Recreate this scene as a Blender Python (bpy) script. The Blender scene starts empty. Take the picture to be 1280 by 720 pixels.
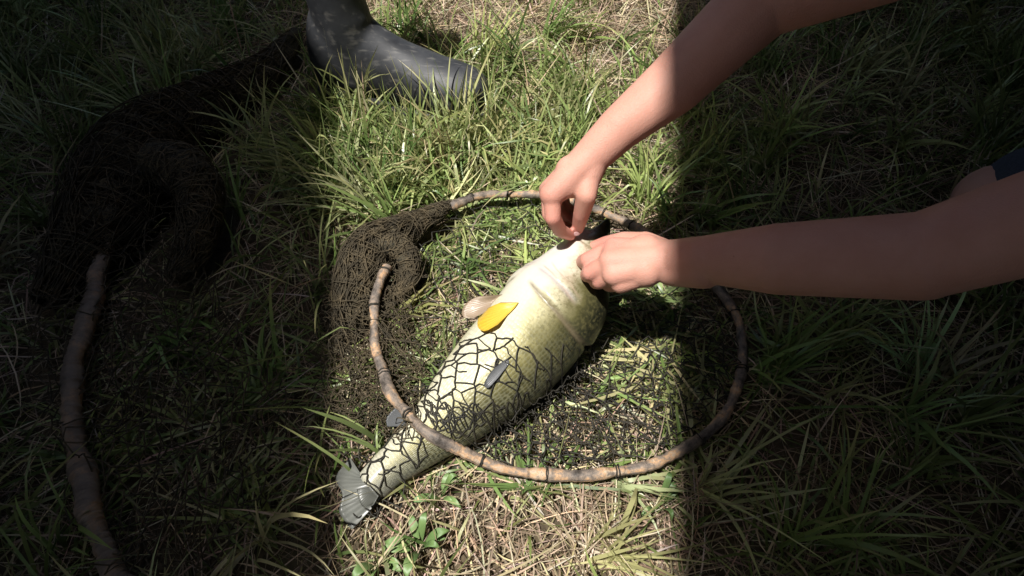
import bpy, bmesh, math, random
import numpy as np
from mathutils import Vector, noise
from mathutils.bvhtree import BVHTree

# ------------------------------------------------------------------ camera, sky, sun, exposure
S = bpy.context.scene
COL = S.collection
CAM_H, PITCH, FPX = 0.72, math.radians(52), 760.0
cam_data = bpy.data.cameras.new('camera')
cam_data.sensor_fit = 'HORIZONTAL'; cam_data.sensor_width = 36.0
cam_data.lens = FPX / 1280 * 36.0
cam_data.clip_start = 0.01; cam_data.clip_end = 2000
cam = bpy.data.objects.new('camera', cam_data); COL.objects.link(cam)
cam.location = (0, 0, CAM_H); cam.rotation_euler = (math.pi/2 - PITCH, 0, 0)
S.camera = cam

SUN_EL, SUN_AZ = math.radians(71), math.radians(-128)      # azimuth from +Y (ahead), negative = to the left
world = bpy.data.worlds.new('World'); S.world = world; world.use_nodes = True
wn = world.node_tree
sky = wn.nodes.new('ShaderNodeTexSky'); sky.sky_type = 'NISHITA'; sky.sun_disc = False
sky.sun_elevation = SUN_EL; sky.sun_rotation = SUN_AZ
sky.air_density = 1.0; sky.dust_density = 2.0; sky.ozone_density = 1.0
wn.nodes['Background'].inputs['Strength'].default_value = 0.07
wn.links.new(sky.outputs[0], wn.nodes['Background'].inputs[0])
sun_d = bpy.data.lights.new('sun', 'SUN'); sun_d.energy = 5.0; sun_d.angle = math.radians(1.3)
sun_d.color = (1.0, 0.965, 0.92)
sun = bpy.data.objects.new('sun', sun_d); COL.objects.link(sun)
SUN_DIR = Vector((math.sin(SUN_AZ)*math.cos(SUN_EL), math.cos(SUN_AZ)*math.cos(SUN_EL), math.sin(SUN_EL)))  # towards the sun
sun.rotation_euler = SUN_DIR.to_track_quat('Z', 'Y').to_euler()
sun.location = SUN_DIR * 30
S.view_settings.view_transform = 'Standard'; S.view_settings.look = 'None'
S.view_settings.exposure = 0.66; S.view_settings.gamma = 1.0
S.view_settings.use_curve_mapping = False
S.render.engine = 'CYCLES'

# ------------------------------------------------------------------ helpers
R = np.random.default_rng(7); random.seed(7)
FW = np.array([0, math.cos(PITCH), -math.sin(PITCH)]); UP = np.array([0, math.sin(PITCH), math.cos(PITCH)])
CP = np.array([0, 0, CAM_H])
def ray(px, py): return FW + np.array([(px-640)/FPX, 0, 0]) + UP*((360-py)/FPX)
def P(px, py, z=0.0):
    d = ray(px, py); return CP + d*((z-CAM_H)/d[2])
def PV(px, py, z=0.0): return Vector(P(px, py, z))
def project(p):
    r = np.asarray(p) - CP; d = r @ FW
    return 640 + FPX*r[..., 0]/d, 360 - FPX*(r @ UP)/d
def mpp(p): return float((np.asarray(p)-CP) @ FW)/FPX     # metres per pixel at a point
def inpoly(x, y, poly):
    x = np.asarray(x); y = np.asarray(y); res = np.zeros(x.shape, bool); n = len(poly)
    for i in range(n):
        x0, y0 = poly[i]; x1, y1 = poly[(i+1) % n]
        if y0 == y1: continue
        c = ((y0 > y) != (y1 > y)) & (x < (x1-x0)*(y-y0)/(y1-y0)+x0); res ^= c
    return res
def catmull(pts, n):
    pts = np.array(pts, float); m = len(pts)
    ext = np.vstack([2*pts[0]-pts[1], pts, 2*pts[-1]-pts[-2]])
    t = np.linspace(0, m-1, n); i = np.minimum(t.astype(int), m-2); f = (t-i)[:, None]
    a, b, c, d = ext[i], ext[i+1], ext[i+2], ext[i+3]
    return .5*((2*b)+(-a+c)*f+(2*a-5*b+4*c-d)*f**2+(-a+3*b-3*c+d)*f**3)
def mesh_obj(name, v, f, mat=None, parent=None, smooth=True):
    me = bpy.data.meshes.new(name)
    me.from_pydata([tuple(map(float, q)) for q in v], [], f); me.update()
    if smooth: me.polygons.foreach_set('use_smooth', [True]*len(me.polygons))
    o = bpy.data.objects.new(name, me); COL.objects.link(o)
    if mat: me.materials.append(mat)
    if parent: o.parent = parent
    return o
def quads_obj(name, verts, quads, mat, parent=None, color=None, smooth=True):
    """fast path: verts (N,3), quads (M,4) numpy, colour (N,3) point attribute 'tint'"""
    me = bpy.data.meshes.new(name); n = len(verts); m = len(quads)
    me.vertices.add(n); me.vertices.foreach_set('co', np.ascontiguousarray(verts, np.float32).ravel())
    me.loops.add(m*4); me.loops.foreach_set('vertex_index', np.ascontiguousarray(quads, np.int32).ravel())
    me.polygons.add(m); me.polygons.foreach_set('loop_start', np.arange(0, m*4, 4, dtype=np.int32))
    me.polygons.foreach_set('loop_total', np.full(m, 4, np.int32))
    if smooth: me.polygons.foreach_set('use_smooth', np.ones(m, bool))
    me.update(calc_edges=True); me.validate()
    if color is not None:
        a = me.attributes.new('tint', 'FLOAT_COLOR', 'POINT')
        a.data.foreach_set('color', np.hstack([color, np.ones((n, 1))]).astype(np.float32).ravel())
    me.materials.append(mat)
    o = bpy.data.objects.new(name, me); COL.objects.link(o)
    if parent: o.parent = parent
    return o
def tag(o, label=None, cat=None, group=None, kind=None):
    if label: o['label'] = label
    if cat: o['category'] = cat
    if group: o['group'] = group
    if kind: o['kind'] = kind
    return o
def empty(name, loc=(0, 0, 0)):
    o = bpy.data.objects.new(name, None); COL.objects.link(o); o.empty_display_size = .05
    return o
def tubes(paths, radii, sides=4):
    """list of (n,3) paths -> one vertex/quad soup of thin tubes"""
    V, Q, base = [], [], 0
    ang = np.linspace(0, 2*math.pi, sides, endpoint=False)
    for p, r in zip(paths, radii):
        p = np.asarray(p); n = len(p)
        t = np.gradient(p, axis=0); t /= np.linalg.norm(t, axis=1)[:, None]+1e-12
        ref = np.where(np.abs(t[:, 2:3]) < .9, np.array([[0, 0, 1.]]), np.array([[1., 0, 0]]))
        a = np.cross(t, ref); a /= np.linalg.norm(a, axis=1)[:, None]+1e-12; b = np.cross(t, a)
        rr = np.broadcast_to(np.asarray(r, float), (n,))[:, None, None]
        ring = p[:, None, :] + rr*(np.cos(ang)[None, :, None]*a[:, None, :]+np.sin(ang)[None, :, None]*b[:, None, :])
        V.append(ring.reshape(-1, 3))
        i = np.arange(n-1)[:, None]*sides; j = np.arange(sides)[None, :]; k = (j+1) % sides
        q = np.stack([i+j, i+k, i+sides+k, i+sides+j], -1).reshape(-1, 4)+base
        Q.append(q); base += n*sides
    return np.vstack(V), np.vstack(Q)

# ------------------------------------------------------------------ materials
class NT:
    def __init__(s, name):
        s.m = bpy.data.materials.new(name); s.m.use_nodes = True; s.t = s.m.node_tree
        s.b = s.t.nodes['Principled BSDF']; s.out = s.t.nodes['Material Output']
    def n(s, kind, **kw):
        o = s.t.nodes.new('ShaderNode'+kind)
        for k, v in kw.items(): setattr(o, k, v)
        return o
    def l(s, a, b): s.t.links.new(a, b)
    def noise(s, scale, detail=4, rough=.6, vec=None):
        o = s.n('TexNoise'); o.inputs['Scale'].default_value = scale; o.inputs['Detail'].default_value = detail
        o.inputs['Roughness'].default_value = rough
        if vec: s.l(vec, o.inputs['Vector'])
        return o.outputs['Fac']
    def ramp(s, fac, stops):
        o = s.n('ValToRGB'); e = o.color_ramp.elements
        while len(e) < len(stops): e.new(.5)
        for el, (p, c) in zip(e, stops): el.position = p; el.color = (*c, 1) if len(c) == 3 else c
        s.l(fac, o.inputs[0]); return o.outputs[0]
    def mix(s, a, b, fac, mode='MIX'):
        o = s.n('Mix', data_type='RGBA', blend_type=mode)
        for idx, v in ((6, a), (7, b)):
            if isinstance(v, tuple): o.inputs[idx].default_value = (*v, 1)
            else: s.l(v, o.inputs[idx])
        if isinstance(fac, (int, float)): o.inputs[0].default_value = fac
        else: s.l(fac, o.inputs[0])
        return o.outputs[2]
    def math(s, op, a, b=0.0, clamp=False):
        o = s.n('Math', operation=op); o.use_clamp = clamp
        for i, v in ((0, a), (1, b)):
            if isinstance(v, (int, float)): o.inputs[i].default_value = v
            else: s.l(v, o.inputs[i])
        return o.outputs[0]
    def bump(s, h, strength=.3, dist=.002):
        o = s.n('Bump'); o.inputs['Strength'].default_value = strength; o.inputs['Distance'].default_value = dist
        s.l(h, o.inputs['Height']); s.l(o.outputs[0], s.b.inputs['Normal'])
    def attr(s, name): 
        o = s.n('Attribute'); o.attribute_name = name; return o
    def obj(s): return s.n('TexCoord').outputs['Object']
    def set(s, **kw):
        for k, v in kw.items():
            i = s.b.inputs[k.replace('_', ' ')]
            if isinstance(v, tuple): i.default_value = (*v, 1)
            elif isinstance(v, (int, float)): i.default_value = v
            else: s.l(v, i)

def blade_material(name, trans, rough):
    t = NT(name); c = t.attr('tint').outputs['Color']
    nz = t.noise(60, 3, vec=t.obj())
    c2 = t.mix(c, (.30, .22, .10), t.ramp(nz, [(.55, (0, 0, 0)), (.85, (.22, .22, .22))]))
    t.set(Base_Color=c2, Roughness=rough, Specular_IOR_Level=.35)
    tr = t.n('BsdfTranslucent'); t.l(c2, tr.inputs[0])
    mx = t.n('MixShader'); mx.inputs[0].default_value = trans
    t.l(t.b.outputs[0], mx.inputs[1]); t.l(tr.outputs[0], mx.inputs[2]); t.l(mx.outputs[0], t.out.inputs[0])
    return t.m
M = {}
M['blade'] = blade_material('grass_blade', .30, .34)
M['straw'] = blade_material('straw', .15, .6)
def mk():
    t = NT('soil'); o = t.obj(); a = t.noise(9, 6, vec=o); b = t.noise(70, 5, vec=o)
    c = t.ramp(a, [(.3, (.045, .034, .020)), (.55, (.085, .064, .036)), (.75, (.06, .065, .025))])
    c = t.mix(c, (.15, .115, .065), t.ramp(b, [(.5, (0, 0, 0)), (.8, (.7, .7, .7))]))
    t.set(Base_Color=c, Roughness=.95); t.bump(b, .8, .01); M['soil'] = t.m
    # skin
    t = NT('skin'); o = t.obj(); red = t.attr('tint').outputs['Color']
    sp = t.n('SeparateColor'); t.l(red, sp.inputs[0])
    a = t.noise(28, 4, vec=o); b = t.noise(420, 3, vec=o)
    c = t.ramp(a, [(.3, (.50, .25, .185)), (.7, (.56, .295, .225))])
    c = t.mix(c, (.50, .15, .13), t.math('MULTIPLY', sp.outputs[0], .75))
    fre = t.n('TexVoronoi'); fre.inputs['Scale'].default_value = 45; t.l(o, fre.inputs['Vector'])
    c = t.mix(c, (.33, .15, .09), t.ramp(fre.outputs['Distance'], [(.0, (.8, .8, .8)), (.055, (0, 0, 0))]))
    t.set(Base_Color=c, Roughness=.58, Subsurface_Weight=.15, Subsurface_Scale=.008, Specular_IOR_Level=.3)
    t.b.inputs['Subsurface Radius'].default_value = (1, .35, .2)
    vo = t.n('TexVoronoi'); vo.inputs['Scale'].default_value = 620; t.l(o, vo.inputs['Vector'])
    t.bump(t.math('ADD', vo.outputs['Distance'], b), .35, .0007); M['skin'] = t.m
    t = NT('nail'); t.set(Base_Color=(.72, .42, .36), Roughness=.3); M['nail'] = t.m
    # boot rubber
    t = NT('boot_rubber'); o = t.obj(); a = t.noise(14, 6, .7, o); b = t.noise(90, 4, vec=o)
    c = t.ramp(a, [(.35, (.017, .018, .021)), (.6, (.036, .038, .042)), (.78, (.085, .085, .08))])
    sc = t.n('TexNoise'); sc.inputs['Scale'].default_value = 30; sc.inputs['Detail'].default_value = 8
    mp = t.n('Mapping'); mp.inputs['Scale'].default_value = (1, 5, 3); t.l(o, mp.inputs[0]); t.l(mp.outputs[0], sc.inputs['Vector'])
    c = t.mix(c, (.20, .19, .17), t.ramp(sc.outputs['Fac'], [(.56, (0, 0, 0)), (.78, (.6, .6, .6))]))
    t.set(Base_Color=c, Roughness=t.ramp(a, [(.3, (.48,)*3), (.8, (.72,)*3)]), Specular_IOR_Level=.5); t.bump(b, .15, .001)
    M['rubber'] = t.m
    t = NT('boot_sole'); t.set(Base_Color=(.012, .012, .013), Roughness=.75); M['sole'] = t.m
    t = NT('denim'); a = t.noise(300, 3, vec=t.obj()); t.set(Base_Color=t.ramp(a, [(.3, (.02, .025, .04)), (.7, (.045, .055, .085))]), Roughness=.9); M['denim'] = t.m
    t = NT('shirt_cotton'); a = t.noise(250, 3, vec=t.obj()); t.set(Base_Color=t.ramp(a, [(.3, (.06, .065, .07)), (.7, (.09, .095, .10))]), Roughness=.9); t.bump(a, .2, .001); M['shirt'] = t.m
    t = NT('hair'); t.set(Base_Color=(.05, .03, .018), Roughness=.6); M['hair'] = t.m
    # bent wood hoop: bands of bare orange wood and grey bark
    def wood(name, grey=0.0):
        t = NT(name); u = t.n('UVMap').outputs[0]
        mp = t.n('Mapping'); mp.inputs['Scale'].default_value = (1, 1.1, 1); t.l(u, mp.inputs[0])
        a = t.noise(24, 6, .68, mp.outputs[0]); mp2 = t.n('Mapping'); mp2.inputs['Scale'].default_value = (6, 2.2, 1); t.l(u, mp2.inputs[0])
        b = t.noise(14, 6, .7, mp2.outputs[0])
        c = t.ramp(a, [(.36, (.05, .042, .035)), (.45, (.15, .125, .105)), (.52, (.26, .20, .15)), (.57, (.46, .28, .15)), (.62, (.44, .34, .24)), (.68, (.15, .125, .105))])
        c = t.mix(c, (.035, .028, .022), t.ramp(b, [(.52, (0, 0, 0)), (.70, (.8, .8, .8))]))
        if grey: c = t.mix(c, (.20, .16, .125), grey)
        t.set(Base_Color=c, Roughness=.6, Specular_IOR_Level=.35); t.bump(b, .8, .003); return t.m
    M['wood'] = wood('bent_wood'); M['grey_wood'] = wood('weathered_wood', .6)
    # netting cord
    t = NT('net_cord'); o = t.obj(); a = t.noise(40, 4, vec=o)
    t.set(Base_Color=t.ramp(a, [(.3, (.010, .009, .007)), (.55, (.022, .019, .012)), (.75, (.042, .034, .020))]), Roughness=.7); M['cord'] = t.m
    t = NT('net_brown'); o = t.obj(); a = t.noise(55, 5, vec=o)
    t.set(Base_Color=t.ramp(a, [(.3, (.024, .019, .010)), (.5, (.060, .046, .024)), (.75, (.12, .09, .047))]), Roughness=.85); M['brown'] = t.m
    t = NT('net_pack'); o = t.obj(); a = t.noise(35, 5, vec=o); v = t.n('TexVoronoi', feature='DISTANCE_TO_EDGE'); v.inputs['Scale'].default_value = 230; t.l(o, v.inputs['Vector'])
    c = t.ramp(a, [(.3, (.030, .025, .013)), (.55, (.060, .048, .024)), (.75, (.10, .075, .038))])
    c = t.mix(c, (.010, .009, .006), t.ramp(v.outputs['Distance'], [(.06, (0, 0, 0)), (.22, (.8, .8, .8))]))
    t.set(Base_Color=c, Roughness=.9); t.bump(v.outputs['Distance'], .9, .003); M['pack'] = t.m
    # fish skin: uv.x along the body 0 mouth..1 tail, uv.y angle from the belly line 0..1
    t = NT('fish_skin'); u = t.n('UVMap').outputs[0]; o = t.obj()
    sp = t.n('SeparateXYZ'); t.l(u, sp.inputs[0]); s_, v_ = sp.outputs[0], sp.outputs[1]
    nz = t.noise(34, 5, .65, o); n2 = t.noise(210, 4, .65, o)
    vv = t.math('ADD', v_, t.math('MULTIPLY', t.math('SUBTRACT', nz, .5), .26))
    base = t.ramp(vv, [(.0, (.58, .55, .42)), (.16, (.56, .53, .35)), (.25, (.43, .39, .18)), (.34, (.19, .17, .06)), (.45, (.055, .052, .021)), (.60, (.016, .017, .010))])
    white = t.ramp(s_, [(.0, (.78, .78, .78)), (.20, (.85, .85, .85)), (.36, (.25, .25, .25)), (.5, (0, 0, 0))])
    base = t.mix(base, (.56, .52, .48), t.math('MULTIPLY', white, t.ramp(vv, [(.20, (1, 1, 1)), (.42, (0, 0, 0))])))
    mot = t.ramp(n2, [(.47, (0, 0, 0)), (.62, (1, 1, 1))])
    side = t.ramp(v_, [(.20, (0, 0, 0)), (.34, (1, 1, 1))])
    base = t.mix(base, (.10, .09, .035), t.math('MULTIPLY', t.math('MULTIPLY', mot, side), .72))
    pk = t.noise(18, 3, .5, o)
    base = t.mix(base, (.55, .33, .27), t.math('MULTIPLY', t.ramp(pk, [(.52, (0, 0, 0)), (.72, (.6, .6, .6))]), t.math('MULTIPLY', t.ramp(s_, [(.10, (.9,)*3), (.36, (0, 0, 0))]), t.ramp(v_, [(.25, (1,)*3), (.42, (0, 0, 0))]))))
    def line(e0, amp, frq, width, lo, hi):      # a seam that sweeps round the body: s = e0 + amp*sin(frq*v)
        e = t.math('ADD', t.math('MULTIPLY', t.math('SINE', t.math('MULTIPLY', v_, frq)), amp), e0)
        d = t.math('ABSOLUTE', t.math('SUBTRACT', s_, t.math('ADD', e, t.math('MULTIPLY', t.math('SUBTRACT', nz, .5), .012))))
        k = t.ramp(t.math('DIVIDE', d, width), [(0, (1, 1, 1)), (1, (0, 0, 0))])
        return t.math('MULTIPLY', k, t.ramp(v_, [(lo, (0, 0, 0)), (lo+.06, (1, 1, 1)), (hi, (1, 1, 1)), (hi+.08, (0, 0, 0))]))
    base = t.mix(base, (.13, .10, .06), t.math('MULTIPLY', line(.291, .055, 2.985, .010, .07, .75), .85))
    base = t.mix(base, (.30, .28, .29), t.math('MULTIPLY', line(.236, .05, 1.9, .016, .03, .34), .7))  # grey gill membrane fold, with its shadow line put into the colour
    base = t.mix(base, (.34, .24, .17), t.math('MULTIPLY', line(.196, .12, 1.9, .009, .05, .34), .6))
    base = t.mix(base, (.34, .25, .18), t.math('MULTIPLY', line(.155, .14, 1.9, .007, .08, .36), .5))
    base = t.mix(base, (.16, .12, .06), t.math('MULTIPLY', line(.035, .10, 1.2, .008, .16, .6), .8))
    mp = t.n('Mapping'); mp.inputs['Scale'].default_value = (80, 44, 1); t.l(u, mp.inputs[0])
    sc = t.n('TexVoronoi'); sc.inputs['Scale'].default_value = 1.0; sc.inputs['Randomness'].default_value = .35; t.l(mp.outputs[0], sc.inputs['Vector'])
    edge = t.ramp(sc.outputs['Distance'], [(.30, (0, 0, 0)), (.60, (1, 1, 1))])
    body = t.ramp(s_, [(.30, (0, 0, 0)), (.42, (.35,)*3), (.75, (1, 1, 1))])
    base = t.mix(base, (.23, .23, .15), t.math('MULTIPLY', t.math('MULTIPLY', edge, body), .55))
    tailg = t.ramp(s_, [(.80, (0, 0, 0)), (1, (1, 1, 1))])
    base = t.mix(base, (.25, .25, .22), t.math('MULTIPLY', tailg, .55))
    t.set(Base_Color=base, Roughness=t.ramp(n2, [(.3, (.34,)*3), (.7, (.52,)*3)]), Specular_IOR_Level=.45, Coat_Weight=.15, Coat_Roughness=.25)
    t.bump(t.math('ADD', t.math('MULTIPLY', t.math('MULTIPLY', edge, body), -1.0), t.math('MULTIPLY', n2, .5)), .35, .0015); M['fish'] = t.m
    t = NT('mouth_flesh'); a = t.noise(60, 4, vec=t.obj()); t.set(Base_Color=t.ramp(a, [(.3, (.13, .12, .07)), (.7, (.24, .21, .13))]), Roughness=.3); M['flesh'] = t.m
    def fin(name, c0, c1):
        t = NT(name); u = t.n('UVMap').outputs[0]
        w = t.n('TexWave', wave_type='BANDS', bands_direction='X'); w.inputs['Scale'].default_value = 4.2; w.inputs['Distortion'].default_value = .6; t.l(u, w.inputs['Vector'])
        a = t.noise(50, 3, vec=t.obj()); c = t.mix(c0, c1, a)
        c = t.mix(c, tuple(x*.7 for x in c0), t.math('MULTIPLY', w.outputs['Fac'], .25))
        t.set(Base_Color=c, Roughness=.35, Coat_Weight=.2); t.bump(w.outputs['Fac'], .25, .001)
        tr = t.n('BsdfTranslucent'); t.l(c, tr.inputs[0]); mx = t.n('MixShader'); mx.inputs[0].default_value = .25
        t.l(t.b.outputs[0], mx.inputs[1]); t.l(tr.outputs[0], mx.inputs[2]); t.l(mx.outputs[0], t.out.inputs[0]); return t.m
    M['fin_yellow'] = fin('fin_yellow', (.74, .48, .03), (.74, .54, .10)); M['fin_pink'] = fin('fin_pink', (.42, .28, .18), (.34, .30, .23))
    M['fin_dark'] = fin('fin_dark', (.035, .04, .022), (.06, .065, .035))
    M['fin_grey'] = fin('fin_grey', (.10, .105, .11), (.16, .165, .165)); M['fin_tail'] = fin('fin_tail', (.13, .135, .12), (.21, .215, .19))
    t = NT('eye'); t.set(Base_Color=(.02, .015, .01), Roughness=.05); M['eye'] = t.m
    t = NT('hook_steel'); t.set(Base_Color=(.45, .45, .46), Metallic=1.0, Roughness=.25); M['steel'] = t.m
    t = NT('lure_plastic'); t.set(Base_Color=(.30, .17, .16), Roughness=.35); M['lure'] = t.m
    t = NT('weed_leaf'); a = t.noise(25, 4, vec=t.obj()); t.set(Base_Color=t.ramp(a, [(.3, (.08, .15, .045)), (.7, (.17, .25, .085))]), Roughness=.5); M['leaf'] = t.m
    t = NT('tarpaulin'); a = t.noise(3, 4, vec=t.obj()); t.set(Base_Color=t.ramp(a, [(.3, (.018, .022, .014)), (.7, (.032, .036, .024))]), Roughness=.8); M['blocker_tarp'] = t.m  # dark sheet of the added sun blockers
    t = NT('blocker_metal'); t.set(Base_Color=(.10, .10, .10), Metallic=.8, Roughness=.5); M['blocker_pole'] = t.m
mk()

# ------------------------------------------------------------------ ground
def ground_z(x, y):
    return .012*np.sin(x*5.1+1.3)*np.cos(y*4.3)+.008*np.sin(x*11+y*7)
def gz(x, y): return float(ground_z(np.float64(x), np.float64(y)))
def build_ground():
    xs = np.unique(np.concatenate([np.linspace(-2.2, 2.2, 140), [-900, -200, -50, -12, -5, 5, 12, 50, 200, 900]]))
    ys = np.unique(np.concatenate([np.linspace(-.8, 3.2, 130), [-900, -200, -50, -12, -4, 6, 12, 50, 200, 900]]))
    X, Y = np.meshgrid(xs, ys); inn = (np.abs(X) < 2.3) & (Y > -1) & (Y < 3.3)
    Z = np.where(inn, ground_z(X, Y), 0); v = np.stack([X, Y, Z], -1).reshape(-1, 3)
    w = len(xs); i, j = np.meshgrid(np.arange(len(ys)-1), np.arange(w-1), indexing='ij'); a = (i*w+j).ravel()
    o = quads_obj('ground', v, np.stack([a, a+1, a+w+1, a+w], -1), M['soil']); tag(o, 'trampled brown soil and thatch under the grass', kind='structure'); return o
build_ground()

# ------------------------------------------------------------------ two added, unseen tarpaulin blockers, shaped to shade the ground either side
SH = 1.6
def blocker(sign, label):
    t = empty('added_sun_blocker'); x_out = sign*3.2
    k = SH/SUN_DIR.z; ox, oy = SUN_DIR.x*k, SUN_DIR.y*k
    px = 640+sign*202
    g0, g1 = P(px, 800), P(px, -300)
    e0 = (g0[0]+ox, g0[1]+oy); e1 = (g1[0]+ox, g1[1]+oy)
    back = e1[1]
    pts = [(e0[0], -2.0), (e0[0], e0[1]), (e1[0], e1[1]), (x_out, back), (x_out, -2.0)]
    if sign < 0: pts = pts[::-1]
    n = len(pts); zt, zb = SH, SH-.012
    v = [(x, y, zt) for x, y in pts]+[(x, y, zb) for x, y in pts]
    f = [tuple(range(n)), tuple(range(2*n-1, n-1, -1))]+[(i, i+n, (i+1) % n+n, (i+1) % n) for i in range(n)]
    mesh_obj('blocker_roof', v, f, M['blocker_tarp'], t, smooth=False)
    def wall(name, a, b):
        d = np.array([b[0]-a[0], b[1]-a[1]]); d = d/np.linalg.norm(d); nn = np.array([-d[1], d[0]])*.006
        pl = [(a[0]+nn[0], a[1]+nn[1]), (b[0]+nn[0], b[1]+nn[1]), (b[0]-nn[0], b[1]-nn[1]), (a[0]-nn[0], a[1]-nn[1])]
        v = [(x, y, -.03) for x, y in pl]+[(x, y, SH-.02) for x, y in pl]
        mesh_obj(name, v, [(3, 2, 1, 0), (4, 5, 6, 7)]+[(i, (i+1) % 4, (i+1) % 4+4, i+4) for i in range(4)], M['blocker_tarp'], t, smooth=False)
    wall('blocker_side', (x_out-sign*.03, -1.97), (x_out-sign*.03, back-.03))
    wall('blocker_back', (e1[0]+sign*.06, back-.04), (x_out-sign*.06, back-.04))
    wall('blocker_rear', (e0[0]+sign*.5, -1.96), (x_out-sign*.06, -1.96))
    for (x, y) in [(e1[0]+sign*.1, back-.1), (x_out-sign*.1, back-.1), (x_out-sign*.1, -1.9), (e0[0]+sign*.9, -1.9)]:
        vv, qq = tubes([np.array([[x, y, -.03], [x, y, .8], [x, y, SH-.014]])], [.014], 10)
        quads_obj('blocker_pole', vv, qq, M['blocker_pole'], t)
    tag(t, label, 'blocker', 'added sun blockers either side')
blocker(-1, 'added unseen tarpaulin shelter over the shaded grass on the rubber boot side')
blocker(1, 'added unseen tarpaulin shelter over the kneeling person')

# ------------------------------------------------------------------ the fish
fish = empty('bass_fish')
FS = [  # left contour, right contour (belly side first), height of the body axis
    ((709, 292), (757, 317), .122), ((697, 303), (760, 338), .119), ((680, 318), (759, 362), .110), ((655, 338), (757, 388), .098), ((630, 362), (744, 413), .088),
    ((606, 393), (724, 440), .080), ((584, 419), (702, 464), .075), ((563, 444), (674, 489), .070), ((543, 471), (640, 514), .064),
    ((523, 503), (601, 541), .056), ((503, 530), (565, 562), .048), ((485, 552), (531, 584), .042), ((466, 572), (503, 602), .037), ((450, 591), (481, 622), .033)]
PSI_V = math.radians(56)
def fish_body():
    cs, ab = [], []
    for (l, r, z) in FS:
        c = P((l[0]+r[0])/2, (l[1]+r[1])/2, z); cs.append(c); w = math.hypot(l[0]-r[0], l[1]-r[1])*mpp(c)/2; ab.append((w, z))
    n, m = 170, 128
    c = catmull(cs, n); a = catmull([(q[0], 0, 0) for q in ab], n)[:, 0]
    t = np.gradient(c, axis=0); t /= np.linalg.norm(t, axis=1)[:, None]
    V = CP-c; V /= np.linalg.norm(V, axis=1)[:, None]
    A = np.cross(t, V); A /= np.linalg.norm(A, axis=1)[:, None]; B = np.cross(A, t); 
    if A[n//2][0] > 0: A = -A
    sg = np.sign(np.einsum('ij,ij->i', B, V))[:, None]; B = B*sg
    s = np.linspace(0, 1, n); psi = np.linspace(-math.pi, math.pi, m, endpoint=False)
    verts = np.zeros((n, m, 3)); uv = np.zeros((n, m, 2))
    for i in range(n):
        al = np.abs((psi-PSI_V+math.pi) % (2*math.pi)-math.pi)       # angle from the belly line
        sd = ((psi-PSI_V+math.pi) % (2*math.pi)-math.pi)
        b = a[i]*.84
        r = np.ones(m)
        # gill cover standing proud of the body, ending in a step that sweeps back along the side
        edge = .285+.055*np.sin(np.clip(al, 0, math.pi)*.95)
        step = 1/(1+np.exp(-(edge-s[i])*190))
        r += .075*step*np.clip((s[i]-.10)/.15, 0, 1)*np.clip((al-.25)/.5, 0, 1)
        r -= .07*np.exp(-((s[i]-edge-.008)/.006)**2)*np.clip((al-.2)/.5, 0, 1)
        # gill membrane folds under the throat
        for (e0, k, d) in ((.232, .03, .030), (.190, .085, .011), (.160, .10, .009), (.250, .02, .018)):
            r -= d*np.exp(-((s[i]-(e0+k*np.clip(al, 0, 1.4)))/.006)**2)*np.clip((1.7-al)/.6, 0, 1)*np.clip((al-.12)/.3, 0, 1)
        # jaw bone ridge and the groove of the throat
        r += .035*np.exp(-((al-.55-.4*s[i])/.16)**2)*np.clip((.17-s[i])/.1, 0, 1)
        r -= .05*np.exp(-(al/.22)**2)*np.clip((.24-s[i])/.16, 0, 1)
        r += .015*np.sin(3*sd+9*s[i])*(s[i] < .9)
        # the lower jaw stops short, the upper jaw reaches on beyond it
        fwd = 0.0
        if s[i] < .12:
            k = (1-s[i]/.12)**1.2; q_ = np.clip((al-.9)/1.1, 0, 1); fwd = .034*k*q_*q_*(3-2*q_)
            r *= 1-.10*k
        p = c[i]+(a[i]*r*np.sin(psi))[:, None]*A[i]+(b*r*np.cos(psi))[:, None]*B[i]
        p = p - np.outer(np.broadcast_to(fwd, (m,)), t[i])
        verts[i] = p; uv[i, :, 0] = s[i]; uv[i, :, 1] = al/math.pi
    # lip roll and inside of the mouth
    rows = [verts[j] for j in range(n)]; uvr = [uv[j] for j in range(n)]
    rim = rows[0]; cen = rim.mean(0)
    ins = []
    for k, (sc, dp) in enumerate([(.97, -.006), (.90, -.008), (.83, -.003), (.76, .008), (.66, .03), (.45, .055), (.05, .07)]):
        q = cen+(rim-cen)*sc + t[0]*dp; ins.append(q)
    allr = ins[::-1]+rows
    # close the tail end
    te = rows[-1].mean(0); allr += [te+(rows[-1]-te)*.6+t[-1]*.006, te+(rows[-1]-te)*.05+t[-1]*.008]
    VV = np.concatenate(allr); N = len(allr)
    i, j = np.meshgrid(np.arange(N-1), np.arange(m), indexing='ij'); k2 = (j+1) % m
    Q = np.stack([i*m+j, (i+1)*m+j, (i+1)*m+k2, i*m+k2], -1).reshape(-1, 4)
    o = quads_obj('body', VV, Q, M['fish'], fish)
    me = o.data; me.materials.append(M['flesh'])
    U = np.concatenate([np.repeat(uv[:1], len(ins), 0).reshape(-1, 2), uv.reshape(-1, 2), np.repeat(uv[-1:], 2, 0).reshape(-1, 2)])
    layer = me.uv_layers.new(name='UVMap'); li = np.zeros(len(me.loops), np.int32); me.loops.foreach_get('vertex_index', li)
    layer.data.foreach_set('uv', U[li].astype(np.float32).ravel())
    mi = np.zeros(len(me.polygons), np.int32); mi[:5*m] = 1; me.polygons.foreach_set('material_index', mi)
    me.flip_normals() if False else None
    return o, c, a, A, B, t, verts
body, fc, fa, fA, fB, ft, fverts = fish_body()
bm_ = bmesh.new(); bm_.from_mesh(body.data); bmesh.ops.recalc_face_normals(bm_, faces=bm_.faces); bm_.to_mesh(body.data)
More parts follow.
